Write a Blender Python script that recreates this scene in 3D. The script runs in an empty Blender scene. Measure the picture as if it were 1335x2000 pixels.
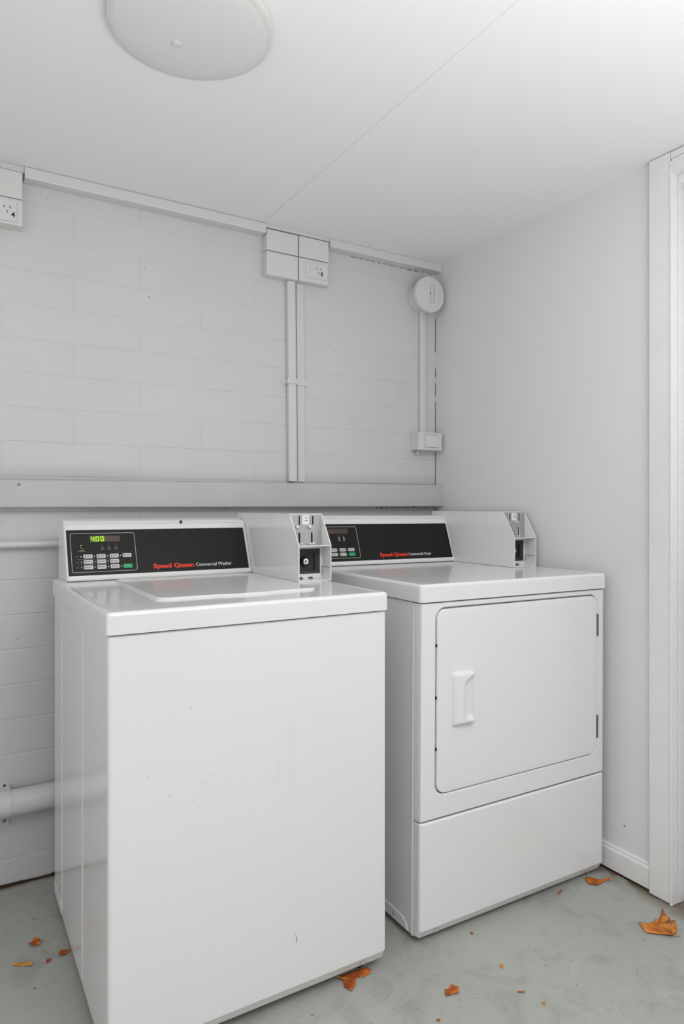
import bpy, bmesh, math, random
from mathutils import Vector, Matrix
random.seed(7)
S = bpy.context.scene
COL = S.collection
R = math.radians

# ------------------------------------------------------------------ camera
F_PX, YAW, V0 = 1319.33, 30.9155, 991.31
cd = bpy.data.cameras.new('camera'); cam = bpy.data.objects.new('camera', cd); COL.objects.link(cam)
cd.sensor_fit = 'VERTICAL'; cd.sensor_height = 36.0; cd.lens = 36.0 * F_PX / 2000.0
cd.shift_y = -(1000.0 - V0) / 2000.0
cam.location = (-1.7869, -2.2223, 1.1198)
cam.rotation_euler = (R(90), 0, R(-YAW))
cd.clip_start = 0.02
S.camera = cam

# ------------------------------------------------------------------ world: plain bright overcast sky
W = bpy.data.worlds.new('sky'); S.world = W; W.use_nodes = True
bg = W.node_tree.nodes['Background']; bg.inputs[0].default_value = (1.0, 1.0, 1.01, 1); bg.inputs[1].default_value = 0.25

# ------------------------------------------------------------------ unseen area lamps: bounced flash uplights, plus added overhead and side fill
def area(name, loc, rot, sx, sy, power, col=(1, 1, 1)):
    l = bpy.data.lights.new(name, 'AREA'); l.shape = 'RECTANGLE'; l.size = sx; l.size_y = sy
    l.energy = power; l.color = col
    o = bpy.data.objects.new(name, l); COL.objects.link(o); o.location = loc; o.rotation_euler = rot
    return o
area('overhead_fill', (-1.2, -2.4, 2.05), (0, 0, 0), 1.2, 1.2, 16.5)  # unseen overhead lamp added to brighten the room
area('bounced_flash_right', (-.95, -2.05, 1.30), (R(180), 0, 0), .9, .7, 4.8)
area('bounced_flash_back', (-1.4, -2.75, .9), (R(180), 0, 0), 2.0, .9, 33)
area('side_fill_low', (-3.03, -1.2, .7), (R(90), 0, R(-90)), 2.0, 1.0, 3.2)  # unseen side lamp added to lift faces turned left
area('side_fill_high', (-3.03, -2.0, 1.6), (R(90), 0, R(-90)), 1.6, .8, 1.6)  # second added side lamp, no window built there

S.view_settings.view_transform = 'Standard'; S.view_settings.look = 'None'
S.view_settings.gamma = 1; S.view_settings.use_curve_mapping = False
S.view_settings.exposure = 0.08

# ------------------------------------------------------------------ materials
def mat(name, col, rough=.5, metal=0, noise=None, bump=None, coat=0, emit=None, spec=.5):
    m = bpy.data.materials.new(name); m.use_nodes = True
    nt = m.node_tree; b = nt.nodes['Principled BSDF']
    b.inputs['Base Color'].default_value = (*col, 1); b.inputs['Roughness'].default_value = rough
    b.inputs['Metallic'].default_value = metal; b.inputs['Coat Weight'].default_value = coat
    b.inputs['Specular IOR Level'].default_value = spec
    if emit: b.inputs['Emission Color'].default_value = (*emit[0], 1); b.inputs['Emission Strength'].default_value = emit[1]
    tc = nt.nodes.new('ShaderNodeTexCoord')
    if noise:
        sc, amt = noise
        n = nt.nodes.new('ShaderNodeTexNoise'); n.inputs['Scale'].default_value = sc; n.inputs['Detail'].default_value = 5
        nt.links.new(tc.outputs['Object'], n.inputs['Vector'])
        r = nt.nodes.new('ShaderNodeMapRange'); r.inputs[1].default_value = .3; r.inputs[2].default_value = .7
        r.inputs[3].default_value = 1 - amt; r.inputs[4].default_value = 1 + amt * .4
        nt.links.new(n.outputs[0], r.inputs[0])
        mx = nt.nodes.new('ShaderNodeMix'); mx.data_type = 'RGBA'; mx.blend_type = 'MULTIPLY'; mx.inputs[0].default_value = 1
        mx.inputs[6].default_value = (*col, 1); nt.links.new(r.outputs[0], mx.inputs[7]); nt.links.new(mx.outputs[2], b.inputs['Base Color'])
    if bump:
        sc, st = bump
        n = nt.nodes.new('ShaderNodeTexNoise'); n.inputs['Scale'].default_value = sc; n.inputs['Detail'].default_value = 4
        nt.links.new(tc.outputs['Object'], n.inputs['Vector'])
        bp = nt.nodes.new('ShaderNodeBump'); bp.inputs['Strength'].default_value = st; bp.inputs['Distance'].default_value = .002
        nt.links.new(n.outputs[0], bp.inputs['Height']); nt.links.new(bp.outputs[0], b.inputs['Normal'])
    return m

M = {}
M['ceil'] = mat('ceiling_paint', (.88, .88, .88), .75, noise=(1.3, .02), bump=(6, .15))
M['plaster'] = mat('plaster_paint', (.77, .77, .77), .55, noise=(1.7, .02), bump=(9, .12))
M['trim'] = mat('trim_gloss_paint', (.80, .80, .80), .38, noise=(9, .03), bump=(14, .2))
M['plastic'] = mat('white_plastic', (.70, .70, .69), .4)
M['conduit'] = mat('painted_conduit', (.685, .685, .68), .45, bump=(20, .2))
M['enamel'] = mat('white_enamel', (.81, .81, .81), .17, coat=.15)
M['enamel_soft'] = mat('console_white_plastic', (.80, .80, .795), .3)
M['door_edge'] = mat('dark_reveal', (.05, .05, .05), .7)
M['rail'] = mat('rail_paint', (.55, .55, .545), .5, noise=(7, .05), bump=(14, .2))
M['black'] = mat('black_overlay', (.011, .011, .0105), .42, spec=.22)
M['dark'] = mat('dark_recess', (.03, .03, .03), .5)
M['slot'] = mat('slot_black', (.006, .006, .006), .6)
M['steel'] = mat('brushed_plate', (.45, .45, .45), .35, metal=.6)
M['chrome'] = mat('chrome', (.8, .8, .8), .18, metal=1)
M['hinge'] = mat('hinge_metal', (.22, .22, .22), .4, metal=.8)
M['key'] = mat('grey_key', (.55, .55, .54), .4)
M['green'] = mat('green_key', (0, .40, .13), .35)
M['ink'] = mat('black_print', (.02, .02, .02), .5)
M['grit'] = mat('grit', (.07, .06, .045), .8)
M['crack_gap'] = mat('crack_shadow', (.17, .17, .165), .9)
M['white_ink'] = mat('white_print', (.72, .72, .72), .5)
M['grey_ink'] = mat('grey_print', (.22, .22, .21), .5)
M['red'] = mat('red_print', (.80, .035, .012), .5)
M['lit'] = mat('lit_digit', (.3, .5, .02), .5, emit=((.42, .85, .02), 1.1))
M['halo'] = mat('lit_window', (.03, .05, .003), .5, emit=((.16, .30, .0), .35))
M['unlit'] = mat('unlit_digit', (.10, .065, .05), .4)
M['unlit_dark'] = mat('unlit_window', (.05, .033, .027), .4)
M['lens'] = mat('light_lens', (.74, .74, .735), .45)
M['label'] = mat('paper_label', (.85, .85, .85), .6)
M['rust'] = mat('rusty_dirt_and_shade', (.05, .028, .012), .9, noise=(60, .5))

def leaf_mat(name, c1, c2):
    m = bpy.data.materials.new(name); m.use_nodes = True; nt = m.node_tree; b = nt.nodes['Principled BSDF']
    b.inputs['Roughness'].default_value = .65
    tc = nt.nodes.new('ShaderNodeTexCoord'); n = nt.nodes.new('ShaderNodeTexNoise'); n.inputs['Scale'].default_value = 45; n.inputs['Detail'].default_value = 5
    nt.links.new(tc.outputs['Object'], n.inputs['Vector'])
    r = nt.nodes.new('ShaderNodeValToRGB'); r.color_ramp.elements[0].position = .35; r.color_ramp.elements[1].position = .62
    r.color_ramp.elements[0].color = (*c1, 1); r.color_ramp.elements[1].color = (*c2, 1)
    nt.links.new(n.outputs[0], r.inputs[0]); nt.links.new(r.outputs[0], b.inputs['Base Color'])
    return m
M['leaf'] = leaf_mat('orange_leaf', (.42, .10, .012), (.66, .25, .035))
M['leaf_red'] = leaf_mat('brown_leaf', (.26, .045, .008), (.58, .16, .02))
M['leaf_pale'] = leaf_mat('tan_leaf', (.45, .17, .03), (.68, .33, .07))

def back_wall_mat():
    m = bpy.data.materials.new('painted_block'); m.use_nodes = True; nt = m.node_tree; b = nt.nodes['Principled BSDF']; N = nt.nodes.new; L = nt.links.new
    b.inputs['Roughness'].default_value = .5
    geo = N('ShaderNodeNewGeometry')
    n1 = N('ShaderNodeTexNoise'); n1.inputs['Scale'].default_value = 2.6; n1.inputs['Detail'].default_value = 6; L(geo.outputs['Position'], n1.inputs['Vector'])
    r1 = N('ShaderNodeMapRange'); r1.inputs[1].default_value = .35; r1.inputs[2].default_value = .65; r1.inputs[3].default_value = .955; r1.inputs[4].default_value = 1.0
    L(n1.outputs[0], r1.inputs[0])
    # small chips in the paint
    v = N('ShaderNodeTexNoise'); v.inputs['Scale'].default_value = 75; v.inputs['Detail'].default_value = 1; L(geo.outputs['Position'], v.inputs['Vector'])
    r2 = N('ShaderNodeMapRange'); r2.inputs[1].default_value = .205; r2.inputs[2].default_value = .225; r2.inputs[3].default_value = .25; r2.inputs[4].default_value = 1
    L(v.outputs[0], r2.inputs[0])
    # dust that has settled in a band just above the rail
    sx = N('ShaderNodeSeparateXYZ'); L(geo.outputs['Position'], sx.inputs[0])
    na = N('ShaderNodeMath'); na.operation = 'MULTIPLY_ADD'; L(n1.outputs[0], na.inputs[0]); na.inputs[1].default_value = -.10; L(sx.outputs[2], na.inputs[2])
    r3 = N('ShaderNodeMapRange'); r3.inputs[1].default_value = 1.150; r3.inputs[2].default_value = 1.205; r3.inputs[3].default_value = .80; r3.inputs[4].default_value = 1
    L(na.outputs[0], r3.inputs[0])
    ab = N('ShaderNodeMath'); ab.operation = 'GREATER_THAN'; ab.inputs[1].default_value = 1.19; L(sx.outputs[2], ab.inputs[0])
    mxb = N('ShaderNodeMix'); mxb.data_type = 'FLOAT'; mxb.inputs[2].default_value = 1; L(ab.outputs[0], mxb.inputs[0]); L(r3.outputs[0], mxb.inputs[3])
    m1 = N('ShaderNodeMath'); m1.operation = 'MULTIPLY'; L(r1.outputs[0], m1.inputs[0]); L(r2.outputs[0], m1.inputs[1])
    m2 = N('ShaderNodeMath'); m2.operation = 'MULTIPLY'; L(m1.outputs[0], m2.inputs[0]); L(mxb.outputs[0], m2.inputs[1])
    mx = N('ShaderNodeMix'); mx.data_type = 'RGBA'; mx.blend_type = 'MULTIPLY'; mx.inputs[0].default_value = 1; mx.inputs[6].default_value = (.66, .66, .655, 1)
    L(m2.outputs[0], mx.inputs[7]); L(mx.outputs[2], b.inputs['Base Color'])
    n3 = N('ShaderNodeTexNoise'); n3.inputs['Scale'].default_value = 90; n3.inputs['Detail'].default_value = 5; L(geo.outputs['Position'], n3.inputs['Vector'])
    n4 = N('ShaderNodeTexNoise'); n4.inputs['Scale'].default_value = 14; n4.inputs['Detail'].default_value = 3; L(geo.outputs['Position'], n4.inputs['Vector'])
    ad = N('ShaderNodeMath'); ad.operation = 'MULTIPLY_ADD'; L(n4.outputs[0], ad.inputs[0]); ad.inputs[1].default_value = 1.6; L(n3.outputs[0], ad.inputs[2])
    bp = N('ShaderNodeBump'); bp.inputs['Strength'].default_value = .32; bp.inputs['Distance'].default_value = .002; L(ad.outputs[0], bp.inputs['Height']); L(bp.outputs[0], b.inputs['Normal'])
    return m
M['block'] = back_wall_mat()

def floor_mat():
    m = bpy.data.materials.new('floor_paint'); m.use_nodes = True; nt = m.node_tree; b = nt.nodes['Principled BSDF']; N = nt.nodes.new; L = nt.links.new
    geo = N('ShaderNodeNewGeometry')
    def noise(sc, det=5, dist=0):
        n = N('ShaderNodeTexNoise'); n.inputs['Scale'].default_value = sc; n.inputs['Detail'].default_value = det; n.inputs['Distortion'].default_value = dist
        L(geo.outputs['Position'], n.inputs['Vector']); return n.outputs[0]
    def mr(x, a, b_, c, d):
        r = N('ShaderNodeMapRange'); r.inputs[1].default_value = a; r.inputs[2].default_value = b_; r.inputs[3].default_value = c; r.inputs[4].default_value = d
        L(x, r.inputs[0]); return r.outputs[0]
    def mul(a, c):
        q = N('ShaderNodeMath'); q.operation = 'MULTIPLY'; L(a, q.inputs[0]); L(c, q.inputs[1]); return q.outputs[0]
    f = mul(mr(noise(2.2), .3, .7, .93, 1.04), mr(noise(9, 7, 1.2), .34, .47, .86, 1))
    f = mul(f, mr(noise(58, 1), .215, .24, .45, 1)); f = mul(f, mr(noise(24, 6, 2.5), .30, .42, .88, 1))
    f = mul(f, mr(noise(7, 4, 3), .60, .72, 1, 1.07))
    mx = N('ShaderNodeMix'); mx.data_type = 'RGBA'; mx.blend_type = 'MULTIPLY'; mx.inputs[0].default_value = 1; mx.inputs[6].default_value = (.40, .408, .38, 1)
    L(f, mx.inputs[7])
    # brown dirt caught in the joint along the walls
    sx = N('ShaderNodeSeparateXYZ'); L(geo.outputs['Position'], sx.inputs[0])
    nz = N('ShaderNodeMath'); nz.operation = 'MULTIPLY_ADD'; L(noise(18), nz.inputs[0]); nz.inputs[1].default_value = -.035
    d1 = mr(sx.outputs[1], -.030, -.004, 0, 1); d2 = mr(sx.outputs[0], -.075, -.012, 0, .85)
    mm = N('ShaderNodeMath'); mm.operation = 'MAXIMUM'; L(d1, mm.inputs[0]); L(d2, mm.inputs[1])
    k = mul(mm.outputs[0], mr(noise(16, 5), .36, .52, .30, 1))
    m2 = N('ShaderNodeMix'); m2.data_type = 'RGBA'; L(k, m2.inputs[0]); L(mx.outputs[2], m2.inputs[6]); m2.inputs[7].default_value = (.14, .095, .055, 1)
    L(m2.outputs[2], b.inputs['Base Color'])
    L(mr(noise(5), .3, .7, .28, .48), b.inputs['Roughness'])
    bp = N('ShaderNodeBump'); bp.inputs['Strength'].default_value = .10; bp.inputs['Distance'].default_value = .003; L(noise(25), bp.inputs['Height']); L(bp.outputs[0], b.inputs['Normal'])
    return m
M['floor'] = floor_mat()
M['yard'] = mat('outdoor_concrete', (.42, .41, .39), .8, noise=(3, .1))

M['scuff'] = mat('grey_scuff', (.62, .62, .62), .5)

# ------------------------------------------------------------------ geometry helpers
def obj(name, bm, m, parent=None, smooth=False, data=None):
    if data is None:
        bmesh.ops.recalc_face_normals(bm, faces=bm.faces)
        data = bpy.data.meshes.new(name); bm.to_mesh(data); bm.free()
        data.materials.append(m)
        for p in data.polygons: p.use_smooth = smooth
    o = bpy.data.objects.new(name, data); COL.objects.link(o)
    if parent: o.parent = parent
    return o
def tag(o, label=None, cat=None, group=None, kind=None):
    if label: o['label'] = label
    if cat: o['category'] = cat
    if group: o['group'] = group
    if kind: o['kind'] = kind
    return o
def empty(name, loc=(0, 0, 0), rz=0, rx=0, ry=0):
    e = bpy.data.objects.new(name, None); COL.objects.link(e); e.location = loc; e.rotation_euler = (rx, ry, rz); e.empty_display_size = .1
    return e
def box(bm, a, b, bev=0, seg=2, edges=None):
    """axis aligned box from a to b; edges: 'all','z','x','y' bevelled"""
    x0, y0, z0 = a; x1, y1, z1 = b
    vs = [bm.verts.new(c) for c in ((x0, y0, z0), (x1, y0, z0), (x1, y1, z0), (x0, y1, z0), (x0, y0, z1), (x1, y0, z1), (x1, y1, z1), (x0, y1, z1))]
    fs = [bm.faces.new([vs[i] for i in q]) for q in ((0, 3, 2, 1), (4, 5, 6, 7), (0, 1, 5, 4), (1, 2, 6, 5), (2, 3, 7, 6), (3, 0, 4, 7))]
    if bev:
        es = set(e for f in fs for e in f.edges)
        if edges in ('x', 'y', 'z'):
            k = 'xyz'.index(edges)
            es = [e for e in es if abs(abs((e.verts[0].co - e.verts[1].co).normalized()[k]) - 1) < 1e-3]
        elif edges == 'front':      # the four edges of the -y face
            es = [e for e in es if all(abs(v.co.y - y0) < 1e-6 for v in e.verts)]
        bmesh.ops.bevel(bm, geom=list(es), offset=bev, segments=seg, profile=.5, affect='EDGES')
    return bm
def B(a, b, bev=0, seg=2, edges=None):
    return box(bmesh.new(), a, b, bev, seg, edges)
def prism(bm, pts, vec, closed=True):
    """polygon pts (3D) extruded along vec"""
    v = Vector(vec); a = [bm.verts.new(p) for p in pts]; b = [bm.verts.new(Vector(p) + v) for p in pts]
    bm.faces.new(a); bm.faces.new(b[::-1]); n = len(pts)
    for i in range(n): bm.faces.new((a[i], b[i], b[(i + 1) % n], a[(i + 1) % n]))
    return bm
def rrect(x0, z0, x1, z1, r, n=5):
    P = []
    for cx, cz, a0 in ((x1 - r, z1 - r, 0), (x0 + r, z1 - r, 90), (x0 + r, z0 + r, 180), (x1 - r, z0 + r, 270)):
        for i in range(n + 1):
            a = R(a0 + 90 * i / n); P.append((cx + r * math.cos(a), cz + r * math.sin(a)))
    return P
def ring(bm, outer, inner, y0, y1, f):
    """frame between two loops of equal point count; f maps (s,t,h)->3D; h from y0 (front) to y1"""
    n = len(outer)
    A = [bm.verts.new(f(*p, y0)) for p in outer]; Bv = [bm.verts.new(f(*p, y0)) for p in inner]
    C = [bm.verts.new(f(*p, y1)) for p in outer]; D = [bm.verts.new(f(*p, y1)) for p in inner]
    for i in range(n):
        j = (i + 1) % n
        bm.faces.new((A[i], A[j], Bv[j], Bv[i])); bm.faces.new((C[i], D[i], D[j], C[j]))
        bm.faces.new((A[i], C[i], C[j], A[j])); bm.faces.new((Bv[i], Bv[j], D[j], D[i]))
    return bm
def cyl(bm, p0, p1, r0, r1=None, n=24, cap=True):
    r1 = r0 if r1 is None else r1
    p0 = Vector(p0); p1 = Vector(p1); d = (p1 - p0).normalized()
    u = d.orthogonal().normalized(); w = d.cross(u)
    A = []; Bv = []
    for i in range(n):
        a = 2 * math.pi * i / n; q = u * math.cos(a) + w * math.sin(a)
        A.append(bm.verts.new(p0 + q * r0)); Bv.append(bm.verts.new(p1 + q * r1))
    for i in range(n):
        j = (i + 1) % n; bm.faces.new((A[i], A[j], Bv[j], Bv[i]))
    if cap: bm.faces.new(A[::-1]); bm.faces.new(Bv)
    return bm
def lathe(bm, prof, origin, axis, n=48):
    """prof = [(r,h)] revolved around axis through origin"""
    o = Vector(origin); d = Vector(axis).normalized(); u = d.orthogonal().normalized(); w = d.cross(u)
    rows = []
    for r, h in prof:
        if r < 1e-6: rows.append([bm.verts.new(o + d * h)])
        else: rows.append([bm.verts.new(o + d * h + (u * math.cos(2 * math.pi * i / n) + w * math.sin(2 * math.pi * i / n)) * r) for i in range(n)])
    for A, Bv in zip(rows, rows[1:]):
        for i in range(n):
            j = (i + 1) % n
            if len(A) == 1 and len(Bv) == 1: continue
            if len(A) == 1: bm.faces.new((A[0], Bv[i], Bv[j]))
            elif len(Bv) == 1: bm.faces.new((A[i], A[j], Bv[0]))
            else: bm.faces.new((A[i], A[j], Bv[j], Bv[i]))
    return bm
def text_obj(name, s, size, m, parent, mtx, extrude=.0003, offset=0, width=None, shear=0):
    c = bpy.data.curves.new(name, 'FONT'); c.body = s; c.size = size; c.extrude = extrude; c.offset = offset; c.resolution_u = 3; c.shear = shear
    t = bpy.data.objects.new('tmp_text', c); COL.objects.link(t)
    bpy.context.view_layer.update()
    me = bpy.data.meshes.new_from_object(t.evaluated_get(bpy.context.evaluated_depsgraph_get()))
    bpy.data.objects.remove(t)
    xs = [v.co.x for v in me.vertices]; x0 = min(xs); w = max(xs) - x0
    k = (width / w) if width else 1
    for v in me.vertices: v.co.x = (v.co.x - x0) * k
    me.transform(mtx); me.materials.clear(); me.materials.append(m)
    o = bpy.data.objects.new(name, me); COL.objects.link(o)
    if parent: o.parent = parent
    return o
def weld_normals(o, ang=35):
    me = o.data; bm = bmesh.new(); bm.from_mesh(me)
    for e in bm.edges:
        e.smooth = not (len(e.link_faces) == 2 and e.calc_face_angle(0) > R(ang))
    for f in bm.faces: f.smooth = True
    bm.to_mesh(me); bm.free()
    md = o.modifiers.new('normals', 'WEIGHTED_NORMAL'); md.keep_sharp = True; md.weight = 80
    return o

# ------------------------------------------------------------------ room shell
CZ = 2.1235       # ceiling height
XL = -3.05        # left wall
YF = -3.55        # front wall (behind the camera)
tag(obj('floor', B((XL - .1, YF - .1, -.12), (.16, .12, 0)), M['floor']), kind='structure')
ceil = tag(obj('ceiling', B((XL - .1, YF - .1, CZ + .0022), (.12, .12, CZ + .12)), M['ceil']), kind='structure')
# two fibre sheets that meet in a visible joint
bm = B((XL - .04, YF - .04, CZ), (-.8024, .05, CZ + .008), .0012, 1); obj('ceiling_sheet', bm, M['ceil'], ceil)
bm = B((-.8000, YF - .04, CZ - .0008), (.05, .05, CZ + .008), .0012, 1); obj('ceiling_sheet', bm, M['ceil'], ceil)
tag(obj('wall_left', B((XL - .1, YF - .1, 0), (XL, .12, CZ + .05)), M['plaster']), kind='structure')
bm = bmesh.new()
box(bm, (XL, YF - .1, 0), (-2.35, YF, CZ + .05)); box(bm, (-.40, YF - .1, 0), (0, YF, CZ + .05)); box(bm, (-2.35, YF - .1, 2.06), (-.40, YF, CZ + .05))
tag(obj('wall_front', bm, M['plaster']), kind='structure')
tag(obj('ground_outside', B((-9, -12, -.15), (5, YF - .1, -.02)), M['yard']), kind='structure')
# right wall with the doorway in it
bm = bmesh.new()
box(bm, (0, -1.062, 0), (.11, .12, CZ + .05)); box(bm, (0, YF, 0), (.11, -1.965, CZ + .05)); box(bm, (0, -1.965, 2.085), (.11, -1.062, CZ + .05))
wr = tag(obj('wall_right', bm, M['plaster']), kind='structure')
bm = lathe(bmesh.new(), [(.0020, 0), (.0020, .001), (0, .001)], (-.0005, -.905, .155), (-1, 0, 0), 10)
tag(obj('screw_hole', bm, M['dark'], wr), 'small dark screw hole')

# back wall: painted blocks, 406 x 103 mm stretcher bond, thin recessed joints
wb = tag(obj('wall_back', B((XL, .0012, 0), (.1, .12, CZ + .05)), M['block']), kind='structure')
def block_mesh(w, h, name):
    j = .0018
    bm = B((j, 0, j), (w - j, .05, h - j), .0024, 2, 'front')
    me = bpy.data.meshes.new(name); bmesh.ops.recalc_face_normals(bm, faces=bm.faces); bm.to_mesh(me); bm.free(); me.materials.append(M['block']); return me
cache = {}
PZ, PX = .1032, .4062
for k in range(0, 21):
    z0 = .078 + PZ * (k - 1); z1 = z0 + PZ
    z0 = max(z0, 0.004); z1 = min(z1, CZ - .002)
    odd = (k - 1) % 2 == 1
    x = -.0015 if odd else -.0015 - PX / 2
    edges = [(x, -.0015)] if not odd else []
    while x > XL + .02:
        edges.append((max(x - PX, XL), x)); x -= PX
    for xa, xb in edges:
        key = (round(xb - xa, 4), round(z1 - z0, 4))
        if key not in cache: cache[key] = block_mesh(*key, 'block')
        o = bpy.data.objects.new('block', cache[key]); COL.objects.link(o); o.parent = wb
        o.location = (xa, random.uniform(-.0003, .0003), z0)
        o.rotation_euler = (random.uniform(-.002, .002), 0, 0)
# dirt line where the wall meets the floor
bm = bmesh.new()
x = -2.2
while x < -.1:
    w = random.uniform(.02, .05); h = random.uniform(.003, .0075)
    box(bm, (x, -.004 - random.uniform(0, .004), 0), (x + w, .004, h)); x += w * .97
tag(obj('dirt_and_shade_line', bm, M['rust'], wb), kind='stuff')
# hairline cracks in the paint: under the batten and rail end; corner shadow gap painted as dark strips
bm = bmesh.new()
x = -.42
while x < -.02:
    w = random.uniform(.004, .022); t = random.uniform(.0004, .0014) if random.random() < .8 else .0028
    box(bm, (x, -.0012, 2.0900 - t), (x + w, .001, 2.0905)); x += w + random.uniform(.002, .02)
x = -.30
while x < -.03:
    w = random.uniform(.004, .018); box(bm, (x, -.0012, 1.116 + .006 * (1 + x / .3)), (x + w, .001, 1.1185 + random.uniform(0, .003) + .006 * (1 + x / .3))); x += w + random.uniform(.004, .02)
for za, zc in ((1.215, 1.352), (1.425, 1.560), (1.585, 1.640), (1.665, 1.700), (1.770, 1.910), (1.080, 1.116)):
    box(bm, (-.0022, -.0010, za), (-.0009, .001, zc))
tag(obj('crack_and_shadow_gap', bm, M['crack_gap'], wb), kind='stuff')

# timber batten under the ceiling
bm = bmesh.new()
box(bm, (XL, -.043, 2.092), (-1.700, .0, CZ - .001), .003, 2, 'x'); box(bm, (-1.566, -.043, 2.089), (-.793, .0, CZ - .0006), .004, 2, 'x')
box(bm, (-1.700, -.034, 2.106), (-1.566, .0, CZ - .001)); box(bm, (-.793, -.034, 2.113), (-.531, .0, CZ - .001))
tag(obj('trim_1', bm, M['conduit']), kind='structure')
bm = B((-.531, -.043, 2.0915), (-.002, .0, CZ - .0006), .004, 3, 'x')
tag(obj('trim_2', bm, M['conduit']), kind='structure')

# rail fixed across the wall behind the machines
bm = bmesh.new()
pts = [(XL, -.049, 1.1175), (XL, -.049, 1.189), (XL, -.002, 1.191), (XL, -.002, 1.1175)]
pe = [(-.001, -.049, 1.1245), (-.001, -.049, 1.2125), (-.001, -.002, 1.2145), (-.001, -.002, 1.1245)]
a = [bm.verts.new(p) for p in pts]; b = [bm.verts.new(p) for p in pe]
bm.faces.new(a); bm.faces.new(b[::-1])
for i in range(4): bm.faces.new((a[i], a[(i + 1) % 4], b[(i + 1) % 4], b[i]))
bmesh.ops.bevel(bm, geom=[e for e in bm.edges if abs(e.verts[0].co.x - e.verts[1].co.x) > 1], offset=.002, segments=2, affect='EDGES')
rail = tag(obj('wall_rail', bm, M['rail']), 'long white painted timber rail fixed across the block wall behind both machines', 'rail')
bm = lathe(bmesh.new(), [(.004, 0), (.004, .001), (0, .0012)], (-1.583, -.049, 1.187), (0, -1, 0), 10); obj('nail', bm, M['grey_ink'], rail)

# baseboard on the right wall
pr = [(-.0005, 0, .010), (-.013, 0, .010), (-.013, 0, .068), (-.009, 0, .074), (-.009, 0, .079), (-.005, 0, .0835), (-.0005, 0, .0835)]
bm = prism(bmesh.new(), [(x, -.002, z) for x, _, z in pr], (0, -.996, 0))
bb = tag(obj('baseboard_right', bm, M['trim']), kind='structure')
bm = bmesh.new(); y = -.004  # dark strip fills the baseboard gap, standing in for its shade
while y > -.99:
    w = random.uniform(.02, .05); box(bm, (-.0065 - random.uniform(0, .003), y - w, 0), (-.0006, y, .0085 + random.uniform(0, .001))); y -= w * .97
tag(obj('dirt_and_shade_line', bm, M['rust'], bb), kind='stuff')
# vertical board beside the doorway, carried over its head
bm = bmesh.new()
box(bm, (-.0195, -1.066, .005), (.0005, -1.000, CZ - .004), .002, 2, 'z')
tag(obj('trim_3', bm, M['trim']), kind='structure')
bm = B((-.0195, -1.995, 2.1), (.0005, -1.068, CZ - .004), .002, 2, 'y'); tag(obj('trim_4', bm, M['trim']), kind='structure')
# door frame and closed door
d = tag(empty('door_1', (0, -1.068, 0)), kind='structure')
bm = bmesh.new(); box(bm, (-.0215, -.004, .002), (.0085, .004, 2.092), .0015, 2, 'z'); box(bm, (.0095, -.006, .002), (.0375, .003, 2.088), .0012, 2, 'z')
obj('door_jamb', bm, M['trim'], d)
bm = bmesh.new(); box(bm, (-.0215, -.9, 2.060), (.0085, -.004, 2.098), .0015, 2, 'y'); box(bm, (.0095, -.9, 2.035), (.0375, -.006, 2.062), .0012, 2, 'y')
obj('door_head', bm, M['trim'], d)
bm = bmesh.new(); box(bm, (-.0215, -.908, .002), (.0375, -.9, 2.092)); obj('door_jamb', bm, M['trim'], d)
bm = B((.0440, -.895, .012), (.080, -.014, 2.030), .001, 1); ds = obj('door_slab', bm, M['trim'], d)
bm = B((.0800, -.9, .0), (.0995, -.002, 2.06)); obj('door_stop', bm, M['door_edge'], d)
lathe_k = lathe(bmesh.new(), [(.026, 0), (.026, .004), (.010, .008), (.010, .035), (.024, .045), (.026, .058), (.018, .068), (0, .070)], (.0440, -.83, 1.0), (-1, 0, 0), 24)
weld_normals(obj('door_knob', lathe_k, M['chrome'], ds))

# ------------------------------------------------------------------ ceiling light
cl = tag(empty('ceiling_light', (-1.335, -.862, CZ)), 'round flush white ceiling light, switched off', 'light')
bm = lathe(bmesh.new(), [(0, .0), (.160, 0), (.167, -.004), (.167, -.014), (.160, -.018), (.150, -.018)], (0, 0, 0), (0, 0, 1), 96)
weld_normals(obj('light_base', bm, M['plastic'], cl), 50)
prof = [(.1615, -.012)] + [(.1615 * math.cos(R(t)), -.014 - .014 * math.sin(R(t))) for t in (0, 10, 20, 32, 45, 58, 70, 80)] + [(0, -.028)]
bm = lathe(bmesh.new(), prof, (0, 0, 0), (0, 0, 1), 96); weld_normals(obj('light_lens', bm, M['lens'], cl), 50)
bm = lathe(bmesh.new(), [(0, -.0275), (.009, -.0278), (.009, -.0302), (.006, -.0312), (0, -.0312)], (-.020, .0375, 0), (0, 0, 1), 16); obj('lens_screw', bm, M['plastic'], cl)

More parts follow.
